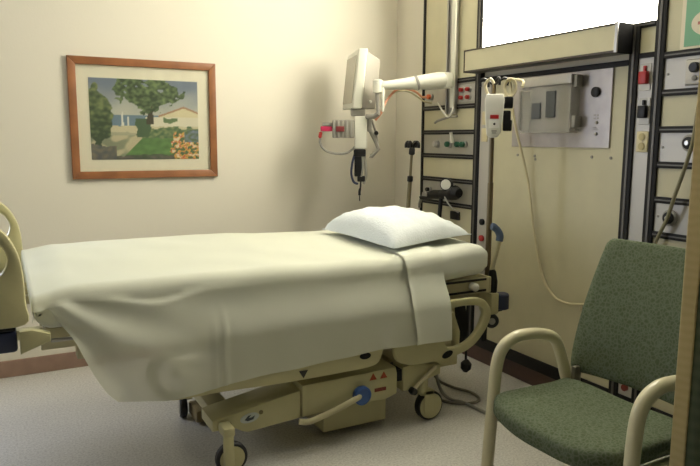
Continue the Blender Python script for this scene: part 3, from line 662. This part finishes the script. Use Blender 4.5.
obj('wheel_bracket', MB().box(2.350, 2.366, 2.80, 2.82, .34, .505, .003).box(2.336, 2.3495, 2.80, 2.82, .34, .5, .002), BLACKG, bed)
ph = obj('push_handle', MB().tube(cat([(2.372, 2.785, .645), (2.374, 2.785, .76), (2.392, 2.775, .85), (2.404, 2.77, .915)], 5), .013, 12), BEDM, bed)
obj('handle_grip', MB().tube(cat([(2.402, 2.77, .905), (2.406, 2.77, .935), (2.396, 2.778, .962), (2.376, 2.786, .982), (2.364, 2.790, .986)], 5), .020, 14), BLUEG, ph, label='grey blue grip')
obj('handle_joint', MB().tube([(2.384, 2.785, .62), (2.382, 2.785, .68), (2.376, 2.785, .735), (2.372, 2.785, .75)], [.022, .026, .02, .012], 12), BLACKG, bed)
cpn = MB().tube(cat([(2.352, 2.962, .56), (2.352, 2.962, .40), (2.35, 2.962, .28), (2.35, 2.96, .19)], 5), .007, 8)
cd = obj('hanging_cord', cpn, BLACK, bed); obj('cord_plug', MB().lathe([(.012, 0), (.03, .02), (.032, .05), (.014, .07), (.008, .075)], (2.345, 2.955, .115), (.1, 0, 1), 16), BLACK, cd)
obj('rail_knob', MB().lathe([(.010, -.03), (.022, -.02), (.022, .016), (.01, .022)], (2.215, 2.742, .675), (0, 1, 0), 14), WHITEP, bed)
obj('knob_mount', MB().box(2.19, 2.24, 2.762, 2.772, .655, .70), BLACKG, bed) if False else None

# mattress (resting on the deck)
def loop_rect(y0, y1, zb, ztf, r, n=6, m=14):
    out = []
    for cy, cz, a0 in ((y0+r, 'b', 180), (y1-r, 'b', 270)):
        for k in range(n+1):
            a = math.radians(a0+90*k/n); out.append((cy+r*math.cos(a), zb+r+r*math.sin(a)))
    for k in range(n+1):
        a = math.radians(90*k/n); y = y1-r+r*math.cos(a); out.append((y, ztf(y1-r)-r+r*math.sin(a)))
    for k in range(1, m):
        y = (y1-r)+(y0+r-(y1-r))*k/m; out.append((y, ztf(y)))
    for k in range(n+1):
        a = math.radians(90+90*k/n); y = y0+r+r*math.cos(a); out.append((y, ztf(y0+r)-r+r*math.sin(a)))
    return out
rings = []; xs = []
XA, XZ, RE = .100, 2.305, .07
for k in range(7): a = math.radians(90*k/6); xs.append((XA+RE*(1-math.sin(a)), RE*(1-math.cos(a))))
xs = [(XA+RE*(1-math.cos(math.radians(15*k))), RE*(1-math.sin(math.radians(15*k)))) for k in range(7)] + [(XA+RE+(XZ-XA-2*RE)*k/40, 0) for k in range(1, 40)] + [(XZ-RE*(1-math.cos(math.radians(15*k))), RE*(1-math.sin(math.radians(15*k)))) for k in range(6, -1, -1)]
for x, ins in xs:
    zb = .7165+.022*sm(1.9, 2.3, x)
    rings.append([(x, y, z) for y, z in loop_rect(2.716+ins*.5, 3.612-ins*.5, zb+ins*.9, (lambda y, x=x, i=ins: ztop(x, y)-i*.9), .05 if ins < .03 else .025)])
tag(obj('mattress', MB().loft(rings), LINEN, loc=(1.2, 3.16, .7165), smooth=60), 'mattress in a fitted white sheet, bare at its head end by the wall panel', 'mattress')

# loose top sheet
def hem(x):
    pts = [(.090, .93), (.113, .915), (.122, .882), (.175, .759), (.228, .682), (.280, .581), (.336, .463), (.370, .422), (.403, .414), (.46, .401), (.559, .386), (.704, .394), (.835, .411), (.971, .423), (1.161, .429), (1.312, .438), (1.579, .451), (1.78, .448), (2.0, .443)]
    for (a, b), (c, d_) in zip(pts, pts[1:]):
        if x <= c: return b+(d_-b)*(x-a)/(c-a)
    return pts[-1][1]
def side_y(x, z):
    """how far out the hanging cloth stands at height z"""
    y = 2.704-.062*sm(.80, .61, z)
    y -= .003*sm(.75, .5, z)*math.sin(x*23+1.5*noise.noise(Vector((x*3, z*2, 1))))
    ang = math.atan2(.90-z, x-.06); rad = math.hypot(.90-z, x-.06)
    y -= .016*sm(.05, .2, rad)*(1-sm(.35, 1.0, rad))*(1+math.sin(ang*13))*sm(.12, .45, ang)*.8
    y -= .006*math.exp(-((x-.815-.03*noise.noise(Vector((0, z*4, 3))))/.012)**2)*sm(.80, .6, z)
    y -= .004*math.exp(-((x-.775)/.010)**2)*sm(.75, .6, z)
    y -= .004*(noise.noise(Vector((x*4, z*7, 5)))+.6)
    zc = .845-.040*math.exp(-((x-.55)/.16)**2)
    y -= .020*math.exp(-((x-.58)/.26)**2)*sm(zc, zc-.018, z)*(1-sm(zc-.03, zc-.22, z))
    return min(y, 2.7)
def sheet_mesh(x0, x1, n, off=0., drop_start=True, near_only=False):
    S = []
    st_ = [(x0, d_) for d_ in (.045, .032, .020, .011, .004)] if drop_start else []
    st_ += [(x0+.004+(x1-x0-.004)*k/n, 0) for k in range(n+1)]
    for x, dr in st_:
        row = []
        hz = hem(x) if dr == 0 else ztop(x, 2.75)-dr-.03
        r = .045; up = .007+off
        tz = lambda y: ztop(x, y)+up-dr+(.007*noise.noise(Vector((x*5, y*5, 2)))*(1-sm(2.72, 2.80, y)*0)+.006 if not dr else 0)
        if not near_only:
            for k in range(10): zl = .56+.17*(1-sm(.18, .4, x)); row.append((x, 3.640+.006*math.sin(x*17), zl+(.82-dr*.3-zl)*k/9))
            for k in range(1, 6):
                a = math.radians(90*k/6); row.append((x, 3.640-.045*(1-math.cos(a)), (tz(3.595)-.05)+.05*math.sin(a)))
            for k in range(40): y = 3.595-(3.595-2.765)*k/39; row.append((x, y, tz(y)))
        else:
            for k in range(10): y = 2.90-(2.90-2.765)*k/9; row.append((x, y, tz(y)))
        zt = tz(2.765)
        y1 = 2.704
        for k in range(1, 7):
            a = math.radians(90*k/7); row.append((x, 2.765-(2.765-y1+off)*math.sin(a), zt-.05*(1-math.cos(a))))
        za = zt-.05
        hz2 = min(hz, za-.004)
        for k in range(1, 49):
            z = za+(hz2-za)*k/48
            yy = side_y(x, z)-off
            row.append((x+.005*(1-sm(.4, .9, x))*math.sin(z*20), yy, z))
        S.append(row)
    m = MB(); m.loft(S, cap=False, closed=False); return m
sh = obj('bed_sheet', sheet_mesh(.092, 1.968, 150), SHEET, loc=(1.0, 3.1, .40), smooth=80)
tag(sh, 'thin white top sheet draped over the bed and hanging down its near side', 'sheet')
cm = MB(); rows = []
n = 24
for k in range(n+1):
    t = k/n; row = []
    for j in range(14):
        y = 2.94-(2.94-2.765)*j/13; x = 1.752+.222*t; row.append((x, y, ztop(x, y)+.021+.003*noise.noise(Vector((x*9, y*9, 4)))))
    zt = row[-1][2]; x = 1.752+.222*t
    for j in range(1, 7):
        a = math.radians(90*j/7); row.append((x, 2.765-(2.765-2.692)*math.sin(a), zt-.05*(1-math.cos(a))))
    for j in range(1, 41):
        q = j/40; z = (zt-.05)+(.449-.004*t-(zt-.05))*q
        x = 1.752+.222*t+(.026-.008*t)*q+.005*math.sin(q*9)*(1-t)
        row.append((x, side_y(x, z)-.012-.003*math.exp(-(t/.06)**2)-.003*noise.noise(Vector((x*8, z*6, 9))), z))
    rows.append(row)
cm.loft(rows, cap=False, closed=False)
# rolled fold line of the cuff
CUFF = cloth('white_sheet_cuff', (230, 231, 214), trans=.1)
obj('folded_cuff', cm, CUFF, sh, smooth=80, label='folded double band at the head end of the sheet')

# pillow
K = [Vector((1.745, 2.795, 0)), Vector((2.262, 2.835, 0)), Vector((2.205, 3.47, 0)), Vector((1.655, 3.44, 0))]
pm_ = MB(); N = 30
def pil(i, j, top):
    u, v = i/N, j/N
    p = (K[0]*(1-u)*(1-v)+K[1]*u*(1-v)+K[2]*u*v+K[3]*(1-u)*v)
    a, b = 2*u-1, 2*v-1
    th = (max(0, 1-abs(a)**(4.0 if a < 0 else 2.4))*max(0, 1-abs(b)**3.2))**.52
    c = (K[0]+K[1]+K[2]+K[3])/4
    pin = .055*((a*a)*(1-b*b)+(b*b)*(1-a*a))*(1 if True else 0)
    p = p+(c-p)*pin
    wr = .010*noise.noise(Vector((p.x*11, p.y*11, 3)))+.006*noise.noise(Vector((p.x*25, p.y*25, 6)))
    zl = ztop(p.x, p.y)+.026
    if top: return Vector((p.x, p.y, zl+.020+(.124+.004*b)*th*(1-.10*a)+wr*min(1, th*2)))
    lift = .022*(abs(a)**6+abs(b)**6)
    return Vector((p.x, p.y, zl+.002+min(.016, lift)*(.9)))
top = [[pm_.bm.verts.new(pil(i, j, True)) for i in range(N+1)] for j in range(N+1)]
bot = [[pm_.bm.verts.new(pil(i, j, False)) for i in range(N+1)] for j in range(N+1)]
for j in range(N):
    for i in range(N):
        pm_.bm.faces.new([top[j][i], top[j][i+1], top[j+1][i+1], top[j+1][i]]); pm_.bm.faces.new([bot[j][i], bot[j+1][i], bot[j+1][i+1], bot[j][i+1]])
for k in range(N):
    pm_.bm.faces.new([top[0][k+1], top[0][k], bot[0][k], bot[0][k+1]]); pm_.bm.faces.new([top[N][k], top[N][k+1], bot[N][k+1], bot[N][k]])
    pm_.bm.faces.new([top[k][0], top[k+1][0], bot[k+1][0], bot[k][0]]); pm_.bm.faces.new([top[k+1][N], top[k][N], bot[k][N], bot[k+1][N]])
tag(obj('pillow', pm_, PILLOW, loc=(1.97, 3.13, .92), smooth=80), 'plump white pillow lying at the head end of the bed', 'pillow')

# ------------------------------------------------------------------ IV poles in the bed's head corners
p1 = thing('iv_pole', 'tall pole with black hooks beside the wall power block at the near bed corner', 'iv pole', (2.386, 2.838, .62))
obj('pole', MB().cyl((2.386, 2.838, .621), (2.386, 2.838, 1.22), .016, 14), mat('bronze_pole', (112, 98, 74), .35, metal=.5), p1)
obj('upper_pole', MB().cyl((2.386, 2.838, 1.21), (2.386, 2.838, 1.765), .012, 14), bpy.data.materials['bronze_pole'], p1)
for s in (1, -1):
    for q in ((.03, .055), (-.02, .06)):
        obj('hook', MB().tube(cat([(2.386, 2.838, 1.74), (2.386-q[0]*s*.8, 2.838+q[1]*s*.8, 1.772), (2.386-q[0]*1.2*s, 2.838+q[1]*1.2*s, 1.765), (2.386-q[0]*1.2*s, 2.838+q[1]*1.2*s, 1.735)], 5), .007, 8), BLACKG, p1)
p2 = thing('iv_pole', 'slim pole with a black hooked top at the far bed corner by the wall', 'iv pole', (2.44, 3.69, .64))
ax = Vector((-.022, 0, .80)).normalized()
b0 = Vector((2.380, 3.675, .643)); tpp = Vector((2.425, 3.675, 1.43))
D = tpp-b0
obj('pole', MB().cyl(b0, b0+D*.72, .0135, 14), mat('brass_grey_pole', (128, 118, 90), .35, metal=.5), p2)
obj('upper_pole', MB().cyl(b0+D*.70, tpp, .009, 14), bpy.data.materials['brass_grey_pole'], p2)
obj('pole_collar', MB().lathe([(.013, -.02), (.019, -.015), (.019, .015), (.013, .02)], b0+D*.70, D, 14), BLACKG, p2)
obj('top_collar', MB().lathe([(.012, -.03), (.020, -.022), (.020, .01), (.012, .022)], b0+D*.935, D, 14), BLACKG, p2)
for k in range(4):
    an = .5+k*PI/2; hx, hy = math.cos(an), math.sin(an)
    obj('hook', MB().tube(cat([tpp+Vector((0, 0, -.045)), tpp+Vector((.016*hx, .016*hy, -.012)), tpp+Vector((.034*hx, .034*hy, .004)), tpp+Vector((.046*hx, .046*hy, -.012)), tpp+Vector((.046*hx, .046*hy, -.034))], 5), .0105, 8), BLACKG, p2)

# power block hanging on the pole
vd = Vector((.645, .764, 0)); ud = Vector((.764, -.645, 0)); o_ = Vector((2.386, 2.838, 0))-vd*.072
pb = thing('power_block', 'white hanging power block with red label and three black plugs on the pole', 'power strip', (o_.x, o_.y, 1.46))
bdm = MB().prism([(-.030, 1.475), (-.012, 1.462), (.022, 1.462), (.040, 1.480), (.052, 1.56), (.058, 1.66), (.050, 1.688), (-.036, 1.688), (-.044, 1.66), (-.040, 1.56)], 'y', -.025, .030, .008)
obj('block_body', bdm.basis(o_, ud, vd, W), WHITEP, pb)
obj('red_label', MB().box(-.014, .030, -.0275, -.0245, 1.560, 1.580, .001).basis(o_, ud, vd, W), RED, pb, smooth=0)
obj('switch_plate', MB().box(-.020, .034, -.0265, -.0245, 1.512, 1.556, .001).basis(o_, ud, vd, W), mat('bright_white_label', (240, 238, 230), .4), pb, smooth=0)
obj('switch_dot', MB().lathe([(.006, 0), (.006, .003), (.001, .004)], o_+ud*.009-vd*.0265+W*1.533, tuple(-vd), 12), BLACKG, pb)
obj('printed_text', MB().box(-.004, .022, -.0265, -.0245, 1.494, 1.500).box(-.002, .020, -.0265, -.0245, 1.484, 1.489).basis(o_, ud, vd, W), GREYPL, pb, smooth=0)
for z, w2 in ((1.648, .036), (1.578, .026), (1.530, .034)):
    obj('plug', MB().box(.052, .066+w2, -.012, .024, z-.034, z+.026, .008).basis(o_, ud, vd, W), BLACKG, pb, label='black plug')
cl = MB()
for a0, rr in ((0, .045), (.5, .038)):
    cl.tube(cat([o_+ud*(.084+rr*math.cos(q*PI/5)*.7)+vd*(.000+a0*.02)+W*(1.722+rr*math.sin(q*PI/5)) for q in range(10)], 4, True), .0050, 8, loop=True)
cl.tube(cat([o_+ud*-.03+W*1.688, o_+ud*-.045+W*1.735, o_+ud*-.02-vd*.02+W*1.765, o_+ud*.0-vd*.022+W*1.74], 5), .008, 8)
obj('cord_coil', cl, CORD, pb)

# beige power cord hanging in a long curve against the panel
pc = cat([o_+ud*.145+vd*.0+W*1.725, o_+ud*.145+vd*.035+W*1.758, Vector((2.54, 2.92, 1.785)), Vector((2.63, 2.985, 1.765)), Vector((2.640, 2.955, 1.565)), Vector((2.705, 2.894, 1.223)), Vector((2.712, 2.836, .94)), Vector((2.715, 2.757, .69)), Vector((2.718, 2.673, .592)), Vector((2.718, 2.597, .568)), Vector((2.718, 2.525, .572)), Vector((2.718, 2.43, .59)), Vector((2.716, 2.33, .605))], 8)
w_ = thing('extension_cable', 'long beige cord hanging in a curve against the cream wall panel', 'cord', (2.7, 2.6, .57))
obj('cord', MB().tube(pc, .0075, 8), CORD, w_)
obj('cord_plug', MB().box(2.700, XP+.001, 2.296, 2.336, .585, .625, .006), IVORY, w_)
obj('cord_tie', MB().tube([(2.718, 2.465, .578), (2.716, 2.468, .548)], .006, 8), CORD, w_)
c2 = thing('wall_cable', 'grey cable running down the right service panels in front of the round outlets', 'cord', (2.69, 1.95, .2))
obj('cable', MB().tube(cat([(2.70, 1.80, 1.78), (2.685, 1.826, 1.70), (2.68, 1.846, 1.624), (2.68, 1.864, 1.454), (2.68, 1.896, 1.323), (2.68, 1.931, 1.21), (2.69, 1.972, 1.093), (2.70, 2.031, .97), (2.705, 2.06, .80), (2.71, 2.07, .55), (2.71, 2.07, .30)], 7), .0085, 8), mat('olive_grey_cable', (140, 134, 104), .5), c2)
obj('cable_plug', MB().box(2.685, XP-.001, 1.78, 1.825, 1.76, 1.80, .006), GREYPL, c2)

# cables on the floor by the head caster
fc = thing('floor_cable', 'grey cables looping over the floor behind the head caster of the bed', 'cord', (2.2, 2.85, 0))
obj('pale_cable', MB().tube(cat([(2.06, 2.83, .30), (2.10, 2.90, .16), (2.14, 2.90, .05), (2.18, 2.87, .010), (2.215, 2.80, .010), (2.23, 2.66, .010), (2.25, 2.50, .010), (2.40, 2.35, .010)], 7), .009, 8), CORDG, fc)
obj('dark_cable', MB().tube(cat([(2.08, 2.86, .31), (2.14, 3.02, .20), (2.22, 3.06, .06), (2.30, 3.02, .010), (2.345, 2.90, .010), (2.325, 2.80, .010), (2.255, 2.77, .010), (2.16, 2.82, .010), (2.10, 2.92, .010)], 7), .008, 8), mat('dark_grey_cord', (124, 118, 104), .5), fc)

# ------------------------------------------------------------------ chair
ch = thing('armchair', 'cream metal armchair with green leaf patterned upholstery beside the curtain', 'chair', (1.95, 1.65, 0))
for y, s in ((1.98, 1), (1.32, -1)):
    dz = .0 if s > 0 else .012
    path = cat([(1.690, y, .002), (1.702, y, .20), (1.716, y, .41), (1.728, y, .555+dz), (1.757, y, .626+dz), (1.818, y, .660+dz), (1.88, y, .664+dz), (1.955, y, .656+dz), (2.035, y, .625+dz), (2.080, y, .545), (2.112, y, .455), (2.15, y, .36), (2.22, y, .16), (2.268, y, .002)], 7)
    obj('arm_frame', MB().tube(path, .0245, 16), CHAIRM, ch)
sf = MB().box(1.78, 2.08, 1.345, 1.385, .345, .375, .006).box(1.78, 2.08, 1.915, 1.955, .345, .375, .006).box(2.06, 2.10, 1.345, 1.955, .35, .385, .006)
sf.tube([(1.712, 1.98, .36), (1.80, 1.955, .36)], .014, 10).tube([(1.712, 1.32, .36), (1.80, 1.345, .36)], .014, 10).tube([(2.148, 1.98, .365), (2.148, 1.32, .365)], .014, 10)
obj('seat_frame', sf, CHAIRM, ch)
seat = []
SO = cat2([(2.10, 1.38), (2.11, 1.65), (2.10, 1.93), (1.98, 1.945), (1.80, 1.952), (1.705, 1.946), (1.645, 1.885), (1.612, 1.74), (1.610, 1.60), (1.618, 1.48), (1.655, 1.40), (1.73, 1.355), (1.90, 1.352)], 6)
cx, cy = 1.87, 1.65
def seat_z(x, y): return .462-.020*sm(1.70, 1.60, x)-.014*sm(.30, .0, math.hypot(x-1.9, y-1.65))
for ins, dzf in ((.97, 'b0'), (1.0, 'b1'), (1.0, 'b2'), (.985, 't3'), (.955, 't2'), (.90, 't1'), (.75, 't0'), (.5, 't0'), (.25, 't0'), (.02, 't0')):
    ring = []
    for x, y in SO:
        xx, yy = cx+(x-cx)*ins, cy+(y-cy)*ins
        zt = seat_z(xx, yy)
        ring.append((xx, yy, {'b0': zt-.064, 'b1': zt-.052, 'b2': zt-.024, 't3': zt-.010, 't2': zt-.003, 't1': zt, 't0': zt}[dzf]))
    seat.append(ring)
seat.insert(0, [(cx+(x-cx)*.5, cy+(y-cy)*.5, .385) for x, y in SO])
obj('seat', MB().loft(seat), UPH, ch, smooth=50)
# back: a reclined, slightly curved padded panel
def backpt(s, t, f):                               # s across (0 left .. 1 right), t up, f front(0)/back(1)
    wl = .336+.010*math.sin(t*PI)-.010*t
    y = 1.655+wl*(1-2*s)
    x = 2.118+.205*t**1.15+.02*(1-t)**3
    x += .030*(1-(2*s-1)**2)*.8                     # hollow across
    z = .485+.555*t-.012*(1-(2*s-1)**2)*0+.016*(2*s-1)**2*(-1 if t < .1 else 0)
    return Vector((x+(.042 if f else 0), y, z-(.014 if f else 0)))
bk = MB(); n1, n2 = 22, 26
Fg = rrect(0, 1, 0, 1, .06, 5)
rings = []
def ring_at(k, f):
    return [backpt(.5+(a-.5)*k, .5+(b-.5)*k, f) for a, b in cut]
cut = []
for i in range(len(Fg)):
    a, b = Fg[i], Fg[(i+1) % len(Fg)]
    L = math.hypot(b[0]-a[0], b[1]-a[1]); nn = max(1, int(L/.06))
    for q in range(nn): cut.append((a[0]+(b[0]-a[0])*q/nn, a[1]+(b[1]-a[1])*q/nn))
fr_r = [ring_at(k, 0) for k in (.03, .3, .6, .85, .955)]
e1 = ring_at(.99, 0); e2 = ring_at(.99, 1); mid = [(p+q)/2 for p, q in zip(ring_at(1.0, 0), ring_at(1.0, 1))]
e1 = [p*.88+q*.12 for p, q in zip(e1, e2)]; e2b = [p*.12+q*.88 for p, q in zip(ring_at(.99, 0), e2)]
bk.loft(fr_r+[e1, mid, e2b]+[ring_at(k, 1) for k in (.955, .85, .6, .3, .03)])
obj('backrest', bk, UPH, ch, smooth=60)
GB = mat('grey_bracket', (132, 128, 110), .4, metal=.4)
for y in (1.945, 1.355): obj('back_bracket', MB().box(2.118, 2.158, y-.010, y+.010, .37, .50, .004), GB, ch)

# ------------------------------------------------------------------ curtain
cu = thing('privacy_curtain', 'green privacy curtain with a beige edge hanging at the far right', 'curtain', (1.515, 1.05, .30))
def cpath(t):                                      # plan of the hanging cloth: edge turned towards the bed, then folds
    P_ = [(1.515, 1.050), (1.519, 1.031), (1.524, 1.010), (1.536, .985), (1.566, .968), (1.600, .985), (1.622, 1.030), (1.655, 1.062), (1.695, 1.050), (1.72, 1.00), (1.75, .965), (1.79, .972), (1.82, 1.02), (1.85, 1.06), (1.89, 1.055), (1.92, 1.01), (1.95, .97), (1.99, .97), (2.03, 1.02), (2.07, 1.06), (2.11, 1.05), (2.15, 1.0), (2.19, .97), (2.24, .98), (2.30, 1.03)]
    return P_
CP = cat([(x, y, 0) for x, y in cpath(0)], 5)
def cgrid(i0, i1):
    rows = []
    for i in range(i0, i1+1):
        p = CP[i]; k = min(1, i/12); row = []
        for j in range(61):
            z = .3+2.6*j/60; row.append((p.x+.005*k*noise.noise(Vector((i*.08, 2, z*1.3))), p.y+.012*k*noise.noise(Vector((i*.06, 7, z*1.1))), z))
        rows.append(row)
    return MB().loft(rows, cap=False, closed=False)
c_ = obj('curtain_fabric', cgrid(10, len(CP)-1), CURT, cu, smooth=80)
e_ = obj('edge_band', cgrid(0, 10), CURTE, cu, smooth=80, label='beige edge band')
for o in (c_, e_):
    sd = o.modifiers.new('thickness', 'SOLIDIFY'); sd.thickness = .002
hk = MB()
for k in range(8):
    p = CP[8+k*14]; hk.tube([(p.x, p.y, 2.885), (p.x, p.y*.6+1.05*.4, 2.93), (p.x, 1.05, 2.965)], .004, 6)
obj('curtain_hooks', hk, SILVER, cu)
struct('trim_1', MB().box(.9, XR, 1.035, 1.065, 2.96, ZC, .003), OFFW)

# ------------------------------------------------------------------ light
w = bpy.data.worlds.new('sky'); SC.world = w; w.use_nodes = True
w.node_tree.nodes['Background'].inputs['Color'].default_value = (.70, .82, 1., 1); w.node_tree.nodes['Background'].inputs['Strength'].default_value = .6
def area(name, loc, rot, sx, sy, e, col):
    l = bpy.data.lights.new(name, 'AREA'); l.shape = 'RECTANGLE'; l.size = sx; l.size_y = sy; l.energy = e; l.color = col
    o = bpy.data.objects.new(name, l); COL.objects.link(o); o.location = loc; o.rotation_euler = rot; return o
cl_ = thing('ceiling_light', 'rectangular ceiling light above the bed', 'light', (.95, 3.25, ZC))
obj('light_tray', MB().box(.33, 1.57, 2.93, 3.57, ZC-.05, ZC-.001, .004), OFFW, cl_, smooth=0)
obj('diffuser', MB().box(.36, 1.54, 2.96, 3.54, ZC-.056, ZC-.0505), mat('ceiling_diffuser', (240, 238, 225), .5, emit=((255, 248, 228), 1.8)), cl_, smooth=0)
area('window_daylight', ((WX0+WX1)/2, YB-.03, (WZ0+WZ1)/2), (math.radians(-90), 0, 0), WX1-WX0-.1, WZ1-WZ0-.1, 34, (.76, .82, 1.0))

# ------------------------------------------------------------------ camera
cam = bpy.data.cameras.new('camera'); cam.sensor_width = 36; cam.lens = 664.37*36/700; cam.clip_start = .02
co = bpy.data.objects.new('camera', cam); COL.objects.link(co); co.location = (0, 0, 1.45)
pit, rol, yaw = .14021, .00513, .49111
F = Vector((math.sin(yaw)*math.cos(pit), math.cos(yaw)*math.cos(pit), -math.sin(pit)))
r0 = Vector((math.cos(yaw), -math.sin(yaw), 0)); u0 = r0.cross(F)
r = r0*math.cos(rol)+u0*math.sin(rol); u = -r0*math.sin(rol)+u0*math.cos(rol)
co.rotation_euler = Matrix((r, u, -F)).transposed().to_euler()
SC.camera = co
SC.view_settings.view_transform = 'Standard'; SC.view_settings.look = 'None'; SC.view_settings.gamma = 1
SC.view_settings.exposure = 0.36
